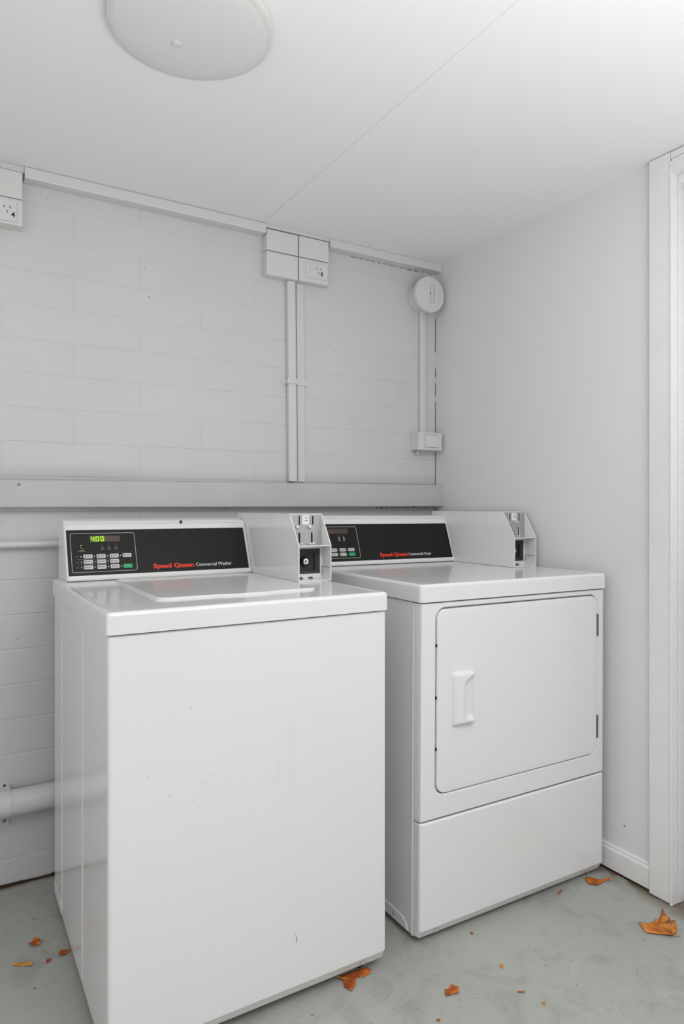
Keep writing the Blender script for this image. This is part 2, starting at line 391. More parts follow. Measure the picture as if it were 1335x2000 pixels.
# ------------------------------------------------------------------ electrical fittings on the back wall
def blank_box(name, x0, x1, z0, z1, dep, label, cat='junction box'):
    e = tag(empty(name, ((x0 + x1) / 2, 0, z0)), label, cat)
    h = z1 - z0; w = (x1 - x0) / 2
    obj('box_body', B((-w, -dep * .72, 0), (w, -.0008, h), .0025, 2, 'y'), M['plastic'], e)
    obj('cover_plate', B((-w + .0006, -dep, .0006), (w - .0006, -dep * .72 - .0004, h - .0006), .003, 3, 'front'), M['plastic'], e)
    return e
blank_box('junction_box', -.7885, -.6625, 2.0325, 2.1080, .037, 'blank white junction box at the ceiling, left one of the upper pair')
blank_box('junction_box', -.7885, -.6625, 1.9445, 2.0300, .037, 'blank white junction box directly left of the power point marked 8')
blank_box('junction_box', -.6590, -.5345, 2.0325, 2.1095, .037, 'blank white junction box directly above the power point marked 8')
def power_point(x0, x1, z0, z1, dep, num, label, face, sock, numpos, switch=None):
    e = tag(empty('power_point', ((x0 + x1) / 2, 0, z0)), label, 'power outlet'); cx = (x0 + x1) / 2
    h = z1 - z0; w = (x1 - x0) / 2
    obj('mounting_block', B((-w, -dep, 0), (w, -.0008, h), .003, 2, 'front'), M['plastic'], e)
    fx0, fx1, fz0, fz1 = face
    fp = obj('face_plate', B((fx0 - cx, -dep - .005, fz0 - z0), (fx1 - cx, -dep - .0002, fz1 - z0), .0018, 2, 'front'), M['plastic'], e)
    y = -dep - .0052
    for dx, dz, an in ((-.0075, .0045, -30), (.0075, .0045, 30), (0, -.009, 0)):
        bm = B((-.0009, -.0003, -.0042), (.0009, .0003, .0042)); mt = Matrix.Translation((sock[0] - cx + dx, y, sock[1] - z0 + dz)) @ Matrix.Rotation(R(-an), 4, 'Y')
        bm.transform(mt); obj('socket_slot', bm, M['slot'], fp)
    if switch:
        sx, sz = switch
        obj('rocker_switch', B((sx - cx - .006, y - .0022, sz - z0 - .009), (sx - cx + .006, y + .0002, sz - z0 + .009), .001, 2), M['plastic'], fp)
    mt = Matrix.Translation((numpos[0] - cx, y, numpos[1] - z0)) @ Matrix.Rotation(R(90), 4, 'X')
    text_obj('number', num, .0225, M['ink'], fp, mt, offset=.00025)
    return e
power_point(-.6590, -.5370, 1.9465, 2.0300, .037, '8', 'white power point marked 8, lower right in the group of four', (-.632, -.545, 1.963, 2.018), (-.581, 1.994), (-.5735, 1.9735), (-.612, 1.9945))
power_point(-1.694, -1.572, 1.9425, 2.0190, .046, '4', 'white power point marked 4, high at the left edge', (-1.69, -1.588, 1.950, 2.012), (-1.6135, 1.985), (-1.6035, 1.962))
blank_box('junction_box', -1.694, -1.572, 2.0205, 2.101, .046, 'blank white junction box at the left edge above the power point marked 4')

# flat conduits
def duct(name, x0, x1, z0, z1, dep, label, r=.004, lean=0):
    bm = box(bmesh.new(), (x0, -dep, z0), (x1, -.0006, z1), r, 3, 'z')
    if lean:
        for v in bm.verts: v.co.x += lean * (z1 - v.co.z) / (z1 - z0)
    return tag(obj(name, bm, M['conduit']), label, 'conduit')
c1 = duct('conduit', -.6980, -.6650, 1.2155, 1.943, .024, 'white conduit dropping from the left blank box to the rail', .007, .007)
c2 = duct('conduit', -.6550, -.6240, 1.2155, 1.945, .006, 'low flat white conduit directly right of the dark gap beneath the power point marked 8', .003, .007)
c3 = duct('conduit', -.0900, -.0620, 1.424, 1.930, .018, 'slim white conduit between the round cover and the light switch', .006)
sc = tag(empty('saddle_clip', (-.655, 0, 1.570)), 'thin white strap holding the pair of conduits to the wall at mid height', 'clip')
bm = bmesh.new()
top = [(-.715, -.0030), (-.7000, -.0030), (-.7000, -.0262), (-.6590, -.0262), (-.6590, -.0085), (-.6190, -.0085), (-.6190, -.0030), (-.6030, -.0030)]
bot = [(-.715, -.0006), (-.6988, -.0006), (-.6988, -.0250), (-.6602, -.0250), (-.6602, -.0072), (-.6202, -.0072), (-.6202, -.0006), (-.6030, -.0006)]
Q = [[bm.verts.new((x + .655, y, z)) for (x, y), z in ((t, 0), (t, .018), (b, .018), (b, 0))] for t, b in zip(top, bot)]
for q0, q1 in zip(Q, Q[1:]):
    for k in range(4): bm.faces.new((q0[k], q0[(k + 1) % 4], q1[(k + 1) % 4], q1[k]))
bm.faces.new(Q[0]); bm.faces.new(Q[-1][::-1])
obj('strap', bm, M['conduit'], sc)
for x in (-.7075, -.611): obj('clip_screw', lathe(bmesh.new(), [(.0035, 0), (.003, .0015), (0, .002)], (x + .655, -.003, .009), (0, -1, 0), 10), M['conduit'], sc)

# round cover near the corner
rc = tag(empty('round_cover', (-.086, 0, 1.978)), 'round white cover plate in the corner below the ceiling batten', 'junction box')
weld_normals(obj('cover_base', lathe(bmesh.new(), [(0, .001), (.0560, .001), (.0560, .030), (.060, .058), (0, .058)], (0, 0, 0), (0, -1, 0), 64), M['plastic'], rc), 40)
weld_normals(obj('cover_disc', lathe(bmesh.new(), [(0, .058), (.070, .058), (.0725, .060), (.0725, .070), (.070, .0745), (.064, .0765), (0, .0775)], (0, 0, 0), (0, -1, 0), 72), M['plastic'], rc), 40)
P = rrect(-.009, -.036, .009, .036, .0088, 6); Q = rrect(-.0082, -.0352, .0082, .0352, .008, 6)
bm = ring(bmesh.new(), P, Q, -.0782, -.0765, lambda s, t, h: (s + .007, h, t)); obj('slot_outline', bm, M['grey_ink'], rc)
for a_, b_ in (((-.0035, -.0785, -.002), (-.0005, -.0765, .006)), ((.0155, -.0785, -.004), (.0172, -.0765, .006))): obj('slot_mark', B(a_, b_), M['slot'], rc)

# light switch
sw = tag(empty('light_switch', (-.0735, 0, 1.353)), 'white light switch with wide rocker on raised block in the corner', 'switch')
obj('mounting_block', B((-.0595, -.050, 0), (.0595, -.0008, .070), .003, 2, 'y'), M['plastic'], sw)
fp = obj('face_plate', B((-.0600, -.060, -.0015), (.0600, -.0502, .0715), .004, 3, 'front'), M['plastic'], sw)
P = rrect(-.030, .009, .042, .062, .003, 3); Q = rrect(-.0292, .0098, .0412, .0612, .0025, 3)
obj('rocker_outline', ring(bmesh.new(), P, Q, -.0606, -.0598, lambda s, t, h: (s, h, t)), M['grey_ink'], fp)
obj('rocker', B((-.0285, -.0635, .0105), (.0405, -.060, .0605), .002, 2, 'front'), M['plastic'], sw)
obj('cable_stub', cyl(bmesh.new(), (-.030, -.012, -.018), (-.030, -.012, -.002), .006, n=12), M['conduit'], sw)

# pipes low on the back wall
bm = cyl(bmesh.new(), (XL, -.022, 1.0105), (-.95, -.022, 1.0105), .0105, n=20)
p1 = tag(weld_normals(obj('pipe', bm, M['conduit'])), 'thin white pipe running along the wall behind the washer console', 'pipe')
bm = cyl(bmesh.new(), (XL, -.045, .261), (-.70, -.045, .261), .0368, n=40)
p2 = tag(weld_normals(obj('pipe', bm, M['conduit'])), 'fat white waste pipe low on the block wall behind the washer', 'pipe')
for xc in (-1.617, -.95):
    bm = bmesh.new(); rr0, rr1 = .0366, .0384; n = 14; A = []
    loop = [(-.0005, .306), (-.0005, .296)] 
    path = [(-.0020, .307), (-.0020, .2975)] + [(-.045 + .0384 * math.cos(R(t)), .261 + .0384 * math.sin(R(t))) for t in range(68, 293, 14)] + [(-.0020, .2245), (-.0020, .178)]
    path2 = [(-.0004, .307), (-.0004, .2955)] + [(-.045 + .0369 * math.cos(R(t)), .261 + .0369 * math.sin(R(t))) for t in range(68, 293, 14)] + [(-.0004, .2265), (-.0004, .178)]
    for (y0_, z0_), (y1_, z1_) in zip(path, path2):
        A.append([bm.verts.new((x, y, z)) for x, y, z in ((-.013, y1_, z1_), (-.013, y0_, z0_), (.013, y1_, z1_), (.013, y0_, z0_))])
    for q0, q1 in zip(A, A[1:]):
        for u, v in ((0, 1), (1, 3), (3, 2), (2, 0)): bm.faces.new((q0[u], q0[v], q1[v], q1[u]))
    for q in (A[0], A[-1]): bm.faces.new((q[0], q[1], q[3], q[2]))
    bm.transform(Matrix.Translation((xc, 0, 0)))
    k = obj('pipe_clip', bm, M['conduit'], p2)
    for z, m in ((.2995, M['dark']), (.196, M['hinge'])):
        obj('clip_screw', lathe(bmesh.new(), [(.0042, 0), (.0042, .0016), (.002, .0028), (0, .003)], (xc, -.0016, z), (0, -1, 0), 12), m, k)

# ------------------------------------------------------------------ shared machine parts
def screw(parent, x, z, y=0, ax=(0, -1, 0)):
    bm = lathe(bmesh.new(), [(.0052, 0), (.0052, .0016), (.003, .0034), (0, .0036)], (x, y, z), ax, 14)
    k = obj('screw', bm, M['chrome'], parent)
    return k
def front_shell(w, y0, y1, z0, z1, toe, parent, name, m, bev=.009):
    """pressed front panel: rounded sides, face turning under at the bottom"""
    prof = [(y1, z0), (y0 + .0135, z0), (y0 + .0120, z0 + .002), (y0 + .0008, z0 + toe - .001), (y0, z0 + toe + .0012), (y0, z1 - .004), (y0 + .004, z1), (y1, z1)] if toe else \
           [(y1, z0), (y0 + .003, z0), (y0, z0 + .003), (y0, z1 - .004), (y0 + .004, z1), (y1, z1)]
    bm = bmesh.new(); n = len(prof)
    # columns across the width with rounded vertical corners
    cols = []
    for t in range(5): a = R(90 * t / 4); cols.append((bev - bev * math.cos(R(90) - a) if 0 else bev * (1 - math.sin(a)), bev * (1 - math.cos(a))))
    xs = [(c[0], c[1]) for c in cols][::-1]      # (x offset, y setback)
    left = [(bev * (1 - math.cos(R(90 * t / 4))), bev * (1 - math.sin(R(90 * t / 4)))) for t in range(5)]
    C = left + [(w - x, s) for x, s in left[::-1]]
    rows = []
    for x, s in C:
        rows.append([bm.verts.new((x, y if abs(y - y1) < 1e-9 else min(y + s, y1), z + (s * 1.2 if (toe and i in (1, 2, 3)) else 0))) for i, (y, z) in enumerate(prof)])
    for a, b in zip(rows, rows[1:]):
        for i in range(n): bm.faces.new((a[i], a[(i + 1) % n], b[(i + 1) % n], b[i]))
    bm.faces.new(rows[0]); bm.faces.new(rows[-1][::-1])
    bmesh.ops.remove_doubles(bm, verts=bm.verts, dist=1e-6)
    return weld_normals(obj(name, bm, m, parent), 40)

def console(root, a0, a1, b0, zb, run, overlay, frame, keys, title, kind):
    """control console: sloping face with a raised rounded rim, black overlay, keys, display and lettering"""
    rise = .169; L = math.hypot(rise, run); sy, sz = run / L, rise / L
    W_ = a1 - a0
    back = b0 + .142
    def f(s, t, h):      # s along the width, t up the slope, h above the face (towards the user)
        return (s, b0 + t * sy - h * sz, zb + t * sz + h * sy)
    FT = .1815
    # case with a sloped front
    bm = bmesh.new()
    def yz(t, h): q = f(0, t, h); return q[1], q[2]
    prof = [(b0 + .004, zb)] + [yz(.003, .004), yz(FT - .012, .004), yz(FT - .004, .0015), yz(FT - .001, -.004)] + [(b0 + run + .020, zb + rise + .0035), (back - .01, zb + rise - .001), (back, zb + rise - .014), (back, zb)]
    nn = 5; be = .006
    cols = [(a0 + be * (1 - math.cos(R(90 * t / nn))), be * (1 - math.sin(R(90 * t / nn)))) for t in range(nn + 1)]
    cols = cols + [(a0 + a1 - x, s) for x, s in cols[::-1]]
    cy, czc = (b0 + back) / 2, zb + rise / 2
    rows = []
    for x, s in cols:
        row = []
        for y, z in prof:
            dy = s if y < cy else 0
            dz = -s if z > zb + rise - .03 else 0
            row.append(bm.verts.new((x, y + dy, z + dz)))
        rows.append(row)
    n = len(prof)
    for p_, q in zip(rows, rows[1:]):
        for i in range(n): bm.faces.new((p_[i], p_[(i + 1) % n], q[(i + 1) % n], q[i]))
    bm.faces.new(rows[0]); bm.faces.new(rows[-1][::-1])
    bmesh.ops.remove_doubles(bm, verts=bm.verts, dist=1e-6)
    con = weld_normals(obj('control_console', bm, M['enamel_soft'], root), 38)
    con['label'] = 'white sloping console with black control face'
    # raised rim: low at the panel, with a grooved step along the top
    o0, o1, p0, p1 = a0 + .001, a1 - .001, .0008, FT - .008
    s0, t0, s1, t1 = overlay
    O = rrect(o0, p0, o1, p1, .008, 5); Om = rrect(o0 + .004, p0 + .004, o1 - .004, p1 - .004, .006, 5)
    I = rrect(s0 - .0012, t0 - .0012, s1 + .0012, t1 + .010, .0012, 5); Ii = rrect(s0 - .0004, t0 - .0004, s1 + .0004, t1 + .0004, .001, 5)
    bm = bmesh.new(); G1 = rrect(o0 + .0046, p0 + .0050, o1 - .0046, p1 - .0068, .006, 5); G2 = rrect(o0 + .0048, p0 + .0054, o1 - .0048, p1 - .0110, .005, 5)
    Ls = [(O, .002), (O, .0048), (Om, .0078), (G1, .0040), (G2, .0046), (I, .0074), (Ii, .0048), (Ii, .002)]
    V = [[bm.verts.new(f(s, t, h if (t > .12 or h > .0047 or h < .003) else .0077)) for s, t in lp] for lp, h in Ls]
    for a, b in zip(V, V[1:]):
        for i in range(len(a)): bm.faces.new((a[i], a[(i + 1) % len(a)], b[(i + 1) % len(a)], b[i]))
    for i in range(len(V[0])): j = (i + 1) % len(V[0]); bm.faces.new((V[-1][i], V[-1][j], V[0][j], V[0][i]))
    weld_normals(obj('console_rim', bm, M['enamel_soft'], con), 50)
    def plate(name, P, h0, h1, m, parent=con, label=None):
        bm = bmesh.new(); A = [bm.verts.new(f(s, t, h1)) for s, t in P]; Bv = [bm.verts.new(f(s, t, h0)) for s, t in P]
        bm.faces.new(A); bm.faces.new(Bv[::-1])
        for i in range(len(P)): j = (i + 1) % len(P); bm.faces.new((A[i], Bv[i], Bv[j], A[j]))
        o = obj(name, bm, m, parent)
        if label: o['label'] = label
        return o
    rect = lambda s, t, w, h: [(s - w / 2, t - h / 2), (s + w / 2, t - h / 2), (s + w / 2, t + h / 2), (s - w / 2, t + h / 2)]
    plate('black_overlay', rrect(s0, t0, s1, t1, .0015, 2), .0038, .0060, M['black'], label='black control face')
    H = .0061
    fr = frame
    P = rrect(*fr, .006, 4); Q = rrect(fr[0] + .0009, fr[1] + .0009, fr[2] - .0009, fr[3] - .0009, .0052, 4)
    obj('frame_line', ring(bmesh.new(), P, Q, H, H + .0003, f), M['white_ink'], con)
    def bars(name, L_, m, h0=H, h1=H + .0003):
        bm = bmesh.new()
        for s, t, w, h in L_:
            P = rect(s, t, w, h); A = [bm.verts.new(f(x, y, h1)) for x, y in P]; Bv = [bm.verts.new(f(x, y, h0)) for x, y in P]
            bm.faces.new(A); bm.faces.new(Bv[::-1])
            for i in range(4): bm.faces.new((A[i], Bv[i], Bv[(i + 1) % 4], A[(i + 1) % 4]))
        o = obj(name, bm, m, con)
        if len(L_) > 1: o['kind'] = 'stuff'
        return o
    for s, t, col in keys:
        k = plate('key', rrect(s - .0123, t - .0058, s + .0123, t + .0058, .0016, 3), H, H + .0009, M[col])
        if col == 'green': k['label'] = 'green start key'
    marks = []
    rnd = random.Random(3)
    for s, t, col in keys:
        if col == 'green': continue
        marks.append((s - .0075, t, .0030, .0055)); marks.append((s - .0068, t + .001, .0052, .0011))
        marks += [(s - .001 + i * .0026, t + rnd.uniform(-.0004, .0004), .0017, .0030) for i in range(4)]
    bars('key_print', marks, M['grey_ink'], H + .0009, H + .0011)
    # text
    ex = Vector((1, 0, 0)); et = Vector((0, sy, sz)); en = Vector((0, -sz, sy))
    def tm(s, t):
        o = Vector(f(s, t, H + .0003)); m4 = Matrix.Identity(4)
        for i, v in enumerate((ex, et, en)): m4.col[i][:3] = v
        m4.col[3][:3] = o; return m4
    ts = title
    text_obj('brand_lettering', 'Speed Queen', .0185, M['red'], con, tm(ts[0], ts[1]), offset=.0007, width=ts[2])['label'] = 'bold red Speed Queen lettering'
    text_obj('model_lettering', kind, .0150, M['white_ink'], con, tm(ts[3], ts[1] + .0005), offset=.00008, width=ts[4])['label'] = 'thin white lettering ' + kind
    return con, f, plate, bars, H

def digit_bars(ch, s, t, w, h, th):
    on = {'4': 'fgbc', '0': 'abcdef', '8': 'abcdefg'}[ch]
    seg = dict(a=(s, t + h / 2, w, th), d=(s, t - h / 2, w, th), g=(s, t, w, th), b=(s + w / 2, t + h / 4, th, h / 2), c=(s + w / 2, t - h / 4, th, h / 2), f=(s - w / 2, t + h / 4, th, h / 2), e=(s - w / 2, t - h / 4, th, h / 2))
    return [seg[c] for c in on]

def coin_meter(root, a0, a1, bf, zb, bback):
    """open-fronted coin box: shell, recessed plate, dark lock panel, lock, slots, label"""
    z1 = zb + .100; z2 = zb + .1875; bt = bf + .056; T = .0028; rec = bf + .052
    bm = bmesh.new()
    side = [(bf, zb), (bf, z1), (bt, z2), (bback, z2), (bback, zb)]
    for x in (a0, a1 - T): prism(bm, [(x, y, z) for y, z in side], (T, 0, 0))
    box(bm, (a0 + T, bt + .0004, z2 - T), (a1 - T, bback, z2)); box(bm, (a0 + T, bf, zb), (a1 - T, bback, zb + T)); box(bm, (a0 + T, bback - T, zb + T), (a1 - T, bback, z2 - T))
    sh = obj('coin_meter', bm, M['enamel'], root); sh['label'] = 'white metal coin box with open front'
    x0, x1 = a0 + T, a1 - T
    obj('shelf', B((x0, bf + .002, z1 - .0035), (x1, rec, z1 - .001), .0006, 1), M['enamel'], sh)
    obj('upper_plate', B((x0, rec, z1 - .001), (x1 , rec + .003, z2 - T)), M['steel'], sh)
    bm = bmesh.new(); box(bm, (x0, rec, zb + T), (x1, rec + .003, zb + .016)); box(bm, (x0, rec, z1 - .012), (x1, rec + .003, z1 - .0035)); box(bm, (x1 - .0055, rec, zb + .016), (x1, rec + .003, z1 - .012)); box(bm, (x0, rec, zb + .016), (x0 + .004, rec + .003, z1 - .012))
    obj('lower_frame', bm, M['enamel'], sh)
    cx = (x0 + x1) / 2 - .003
    dk = bmesh.new(); box(dk, (x0 + .004, rec + .010, zb + .016), (x1 - .0055, rec + .012, z1 - .012))
    P = rrect(x0 + .004, zb + .016, x1 - .0055, z1 - .012, .001, 3); Q = rrect(x0 + .018, zb + .024, x1 - .020, z1 - .026, .006, 3)
    V = [[dk.verts.new((s, y, t)) for s, t in lp] for lp, y in ((P, rec + .0005), (Q, rec + .0035), (Q, rec + .0095))]
    for a, b in zip(V, V[1:]):
        for i in range(len(a)): dk.faces.new((a[i], a[(i + 1) % len(a)], b[(i + 1) % len(a)], b[i]))
    dk.faces.new(V[2]); obj('lock_panel', dk, M['dark'], sh)['label'] = 'dark dished lock panel'
    lc = (cx + .0005, zb + .0515)
    weld_normals(obj('lock_collar', lathe(bmesh.new(), [(.0095, 0), (.0140, .0), (.0140, .010), (.0115, .012), (.0098, .012), (.0098, .006)], (lc[0], rec + .0094, lc[1]), (0, -1, 0), 28), M['slot'], sh))
    lk = weld_normals(obj('lock_barrel', lathe(bmesh.new(), [(.0097, 0), (.0097, .0105), (.0085, .012), (.006, .0125), (.0058, .0105), (0, .0105)], (lc[0], rec + .0094, lc[1]), (0, -1, 0), 28), M['chrome'], sh))
    bm = bmesh.new(); box(bm, (lc[0] - .0011, rec - .0014, lc[1] - .0045), (lc[0] + .0011, rec - .0008, lc[1] + .0045)); box(bm, (lc[0] - .0022, rec - .0014, lc[1] - .001), (lc[0] + .0022, rec - .0008, lc[1] + .001)); obj('keyhole', bm, M['slot'], sh)
    # coin slots with pressed-metal collars
    for sx, za, zc in ((cx - .0215, z2 - .031, z2 - .006), (cx + .0215, z2 - .031, z2 - .006), (cx - .0215, z1 + .006, z1 + .034), (cx + .0185, z1 + .006, z1 + .034)):
        obj('coin_slot', B((sx - .0024, rec - .0009, za), (sx + .0024, rec + .0002, zc)), M['slot'], sh)
        bm = bmesh.new(); box(bm, (sx + .0026, rec - .004, za - .002), (sx + .0042, rec, zc), .0005, 1); box(bm, (sx - .0040, rec - .0025, za), (sx - .0026, rec, zc), .0004, 1)
        obj('slot_guide', bm, M['chrome'], sh)
    for sx, sz in ((cx - .0275, z2 - .037), (cx + .0125, z2 - .037)):
        weld_normals(obj('return_button', lathe(bmesh.new(), [(.0065, 0), (.0065, .003), (.0045, .006), (0, .0065)], (sx, rec, sz), (0, -1, 0), 18), M['chrome'], sh))
    for sx in (cx - .0215, cx + .0185):
        bm = bmesh.new(); box(bm, (sx - .011, rec - .006, z1 + .0005), (sx - .003, rec, z1 + .006), .001, 1); box(bm, (sx - .0035, rec - .002, z1 + .0005), (sx + .0035, rec, z1 + .0025)); box(bm, (sx + .003, rec - .006, z1 + .0005), (sx + .011, rec, z1 + .006), .001, 1); obj('slot_foot', bm, M['chrome'], sh)
    lb = obj('price_label', B((cx - .0110, rec - .0008, z2 - .0305), (cx + .0110, rec - .0001, z2 - .0045)), M['label'], sh); lb['label'] = 'small white label with black marks'
    bm = bmesh.new()
    for x, z, w, h in ((-.003, -.012, .004, .0014), (.003, -.012, .0035, .0025), (.0045, -.0145, .002, .001), (-.004, -.020, .0022, .0028), (.0035, -.020, .0036, .0034), (0, -.0185, .003, .0008)):
        box(bm, (cx + x - w / 2, rec - .0011, z2 + z - h / 2), (cx + x + w / 2, rec - .0007, z2 + z + h / 2))
    obj('label_print', bm, M['ink'], sh)['kind'] = 'stuff'
    # finger cut-outs along the foot
    for sx in (cx - .016, cx + .016):
        P = [(sx - .008, zb + .0032)] + [(sx - .008 * math.cos(R(t)), zb + .0036 + .004 * math.sin(R(t))) for t in range(0, 181, 20)] + [(sx + .008, zb + .0032)]
        bm = bmesh.new(); prism(bm, [(x, rec - .0006, z) for x, z in P], (0, .0004, 0)); obj('finger_notch', bm, M['dark'], sh)
    # inspection plate on the inner right wall
    bm = bmesh.new(); box(bm, (x1 - .0012, bf + .004, zb + .036), (x1 - .0001, bf + .048, zb + .0368)); box(bm, (x1 - .0012, bf + .0475, zb + .012), (x1 - .0001, bf + .0483, zb + .036)); obj('inner_seam', bm, M['grey_ink'], sh)
    return sh

def leg(parent, x, y, h):
    bm = lathe(bmesh.new(), [(0, 0), (.020, 0), (.021, .004), (.016, .009), (.007, .011), (.007, h), (0, h)], (x, y, 0), (0, 0, 1), 18)
    return weld_normals(obj('leg', bm, M['dark'], parent))

def deck(root, w, dep, z0, z1, name='deck', inner=True):
    """worktop: rounded slab with a slightly dished field behind a raised lip"""
    bm = bmesh.new()
    O = rrect(-.004, -.004, w + .004, dep, .010, 6)
    def ins(k, r): return rrect(-.004 + k, -.004 + k, w + .004 - k, dep - k, r, 6)
    L_ = [(O, z0), (O, z1 - .009), (ins(.0012, .009), z1 - .0045), (ins(.0045, .008), z1 - .001), (ins(.010, .008), z1), (ins(.018, .008), z1 - .0004), (ins(.024, .010), z1 - .0020)]
    V = [[bm.verts.new((s, t, z)) for s, t in lp] for lp, z in L_]
    for a, b in zip(V, V[1:]):
        for i in range(len(a)): bm.faces.new((a[i], a[(i + 1) % len(a)], b[(i + 1) % len(a)], b[i]))
    bm.faces.new(V[-1]); bm.faces.new(V[0][::-1])
    return weld_normals(obj(name, bm, M['enamel'], root), 30)

# ------------------------------------------------------------------ washer
wa = tag(empty('washing_machine', (-1.5038, -.8722, 0), R(-.2537)), 'white top-loading commercial washer with display reading 4.00, nearest the camera', 'washing machine')
WW, WD, WH = .6491, .735, .9165
base = .026
bm = B((.0008, .014, base), (WW - .0008, WD - .012, .8695), .003, 2, 'z')
cab = obj('cabinet', bm, M['enamel'], wa)
for yb in (.281, .584):      # pressed ribs on the flank
    obj('flank_rib', B((-.0005, yb - .0014, base + .02), (.0012, yb + .0014, .866), .0006, 1, 'z'), M['enamel'], cab)
bm = prism(bmesh.new(), [(-.0002, y, z) for y, z in ((.598, base), (.735 - .012, base), (.735 - .012, base + .03), (.61, base + .03), (.598, base + .012))], (.001, 0, 0)); obj('corner_foot_plate', bm, M['enamel'], cab)
front = front_shell(WW, 0, .0135, base, .8695, .024, wa, 'front_panel', M['enamel'])
for x in (.066, .583):
    bm = bmesh.new(); A = [bm.verts.new(p) for p in ((x - .016, .0062, base + .0130), (x + .016, .0062, base + .0130), (x, -.0002, base + .0225), (x, .0118, base + .003))]
    for q in ((0, 1, 2), (0, 3, 1), (0, 2, 3), (1, 3, 2)): bm.faces.new([A[i] for i in q])
    k = obj('screw_dimple', bm, M['enamel'], front); screw(front, x, base + .0118, .0045, (0, -.88, -.45))
# light scuff marks on the front
bm = bmesh.new()
for i in range(26): box(bm, (.386 + random.uniform(-.006, .006), -.0003, .640 - i * .0062), (.404 + random.uniform(-.006, .006), .0001, .6404 - i * .0062))
for i in range(10): box(bm, (.352 + random.uniform(-.004, .004), -.0003, .572 - i * .0062), (.366 + random.uniform(-.004, .004), .0001, .5724 - i * .0062))
obj('scuff_marks', bm, M['scuff'], front)['kind'] = 'stuff'
bm = bmesh.new()
vv = [(.4035, .166), (.4042, .166), (.4062, .156), (.4072, .147), (.4060, .147), (.4050, .157)]
prism(bm, [(x, -.0003, z) for x, z in vv], (0, .0004, 0)); obj('scratch', bm, M['dark'], front)['label'] = 'short dark scratch near the bottom'
bm = bmesh.new()
for x, z in ((.163, .708), (.072, .675), (.223, .598), (.118, .535), (.170, .516), (.203, .562), (.077, .583), (.182, .550), (.43, .78)):
    box(bm, (x, -.0003, z), (x + .0016, .0001, z + .0018))
obj('specks', bm, M['grey_ink'], front)['kind'] = 'stuff'
dk = deck(wa, WW, WD, .8725, WH)
# lid: rounded slab lying in the deck, with a pressed lift at its front edge
bm = bmesh.new()
def lid_loop(k, r):
    P = rrect(.135 + k, .135 + k, .535 - k, .590 - k, r, 7); Q = []
    for s, t in P: Q.append((s, t))
    return Q
def lip(P, amt):
    # add extra points along the front edge so the finger lift can bulge forwards
    out = []
    n = len(P)
    for i in range(n):
        a, b = P[i], P[(i + 1) % n]; out.append(a)
        if a[1] < .2 and b[1] < .2 and abs(a[0] - b[0]) > .2:
            for k in range(1, 16):
                u = k / 16; s = a[0] + (b[0] - a[0]) * u
                g = max(0, 1 - abs((s - .352) / .075) ** 4) if abs(s - .352) < .075 else 0
                out.append((s, a[1] - amt * g))
    return out
L_ = [(lip(lid_loop(0, .026), .011), WH - .0022), (lip(lid_loop(0, .026), .011), WH + .0012), (lip(lid_loop(.0022, .024), .011), WH + .0030), (lip(lid_loop(.009, .022), .008), WH + .0034), (lip(lid_loop(.016, .020), .004), WH + .0022)]
V = [[bm.verts.new((s, t, z)) for s, t in lp] for lp, z in L_]
for a, b in zip(V, V[1:]):
    for i in range(len(a)): bm.faces.new((a[i], a[(i + 1) % len(a)], b[(i + 1) % len(a)], b[i]))
bm.faces.new(V[-1]); bm.faces.new(V[0][::-1])
weld_normals(obj('lid', bm, M['enamel'], wa), 30)
for x in (.05, WW - .05):
    for y in (.06, WD - .06): leg(wa, x, y, base + .004)
keysW = [(s, t, 'key') for t in (.0705, .0545, .0385) for s in (.0775, .1131, .1490)] + [(.1848, .0705, 'key'), (.1847, .0383, 'green')]
con, f, plate, bars, H = console(wa, .018, .5655, .626, WH - .0020, .069, (.0245, .0155, .5548, .1500), (.0335, .0242, .2112, .1400), keysW, (.2575, .0275, .1215, .3855, .1140), 'Commercial Washer')
# display
plate('display_window', rrect(.0862, .1135, .1275, .1315, .001, 2), H, H + .0002, M['halo'])['label'] = 'lit green part of the display'
plate('display_window', rrect(.1278, .1135, .1690, .1315, .001, 2), H, H + .0002, M['unlit_dark'])['label'] = 'unlit brown part of the display'
L_ = digit_bars('4', .0937, .1225, .0068, .0125, .0016) + [(.0992, .1160, .0018, .0018)] + digit_bars('0', .1062, .1225, .0068, .0125, .0016) + digit_bars('0', .1195, .1225, .0068, .0125, .0016)
bars('lit_digits', L_, M['lit'], H + .0002, H + .0005)['label'] = 'glowing green digits 4.00'
L_ = []
for s in (.1335, .1435, .1535, .1635): L_ += digit_bars('8', s, .1225, .0060, .0120, .0015)
bars('unlit_digits', L_, M['unlit'], H + .0002, H + .0005)
L_ = []
for s in (.1187, .1368, .1555):
    L_ += [(s, .1046, .0017, .0020), (s - .003, .097, .0012, .0035), (s + .003, .097, .0012, .0035), (s, .0985, .003, .0009), (s, .0905, .0095, .0013), (s, .0930, .0075, .0011)]
L_ += [(.0602, .0965, .0035, .0030), (.0655, .0935, .0030, .0030), (.062, .0895, .009, .0013), (.0620, .0868, .0195, .0016)]
for t in (.0705, .0545, .0385):
    L_ += [(.0487, t, .0065, .0014)]
bars('indicator_print', L_, M['grey_ink'])
L_ = []
for t in (.0705, .0545, .0385):
    for s in (.0592, .0950, .1310): L_.append((s, t, .0026, .0030))
L_ += [(.1665, .0705, .0026, .0030), (.1665, .0383, .0026, .0030)]
bars('indicator_lamps', L_, M['white_ink'])
bars('indicator_lit', [(.0617, .1035, .0022, .0024)], M['lit'])
bars('row_lines', [(.1025, .0625, .108, .0006), (.1025, .0465, .108, .0006)], M['grey_ink'])
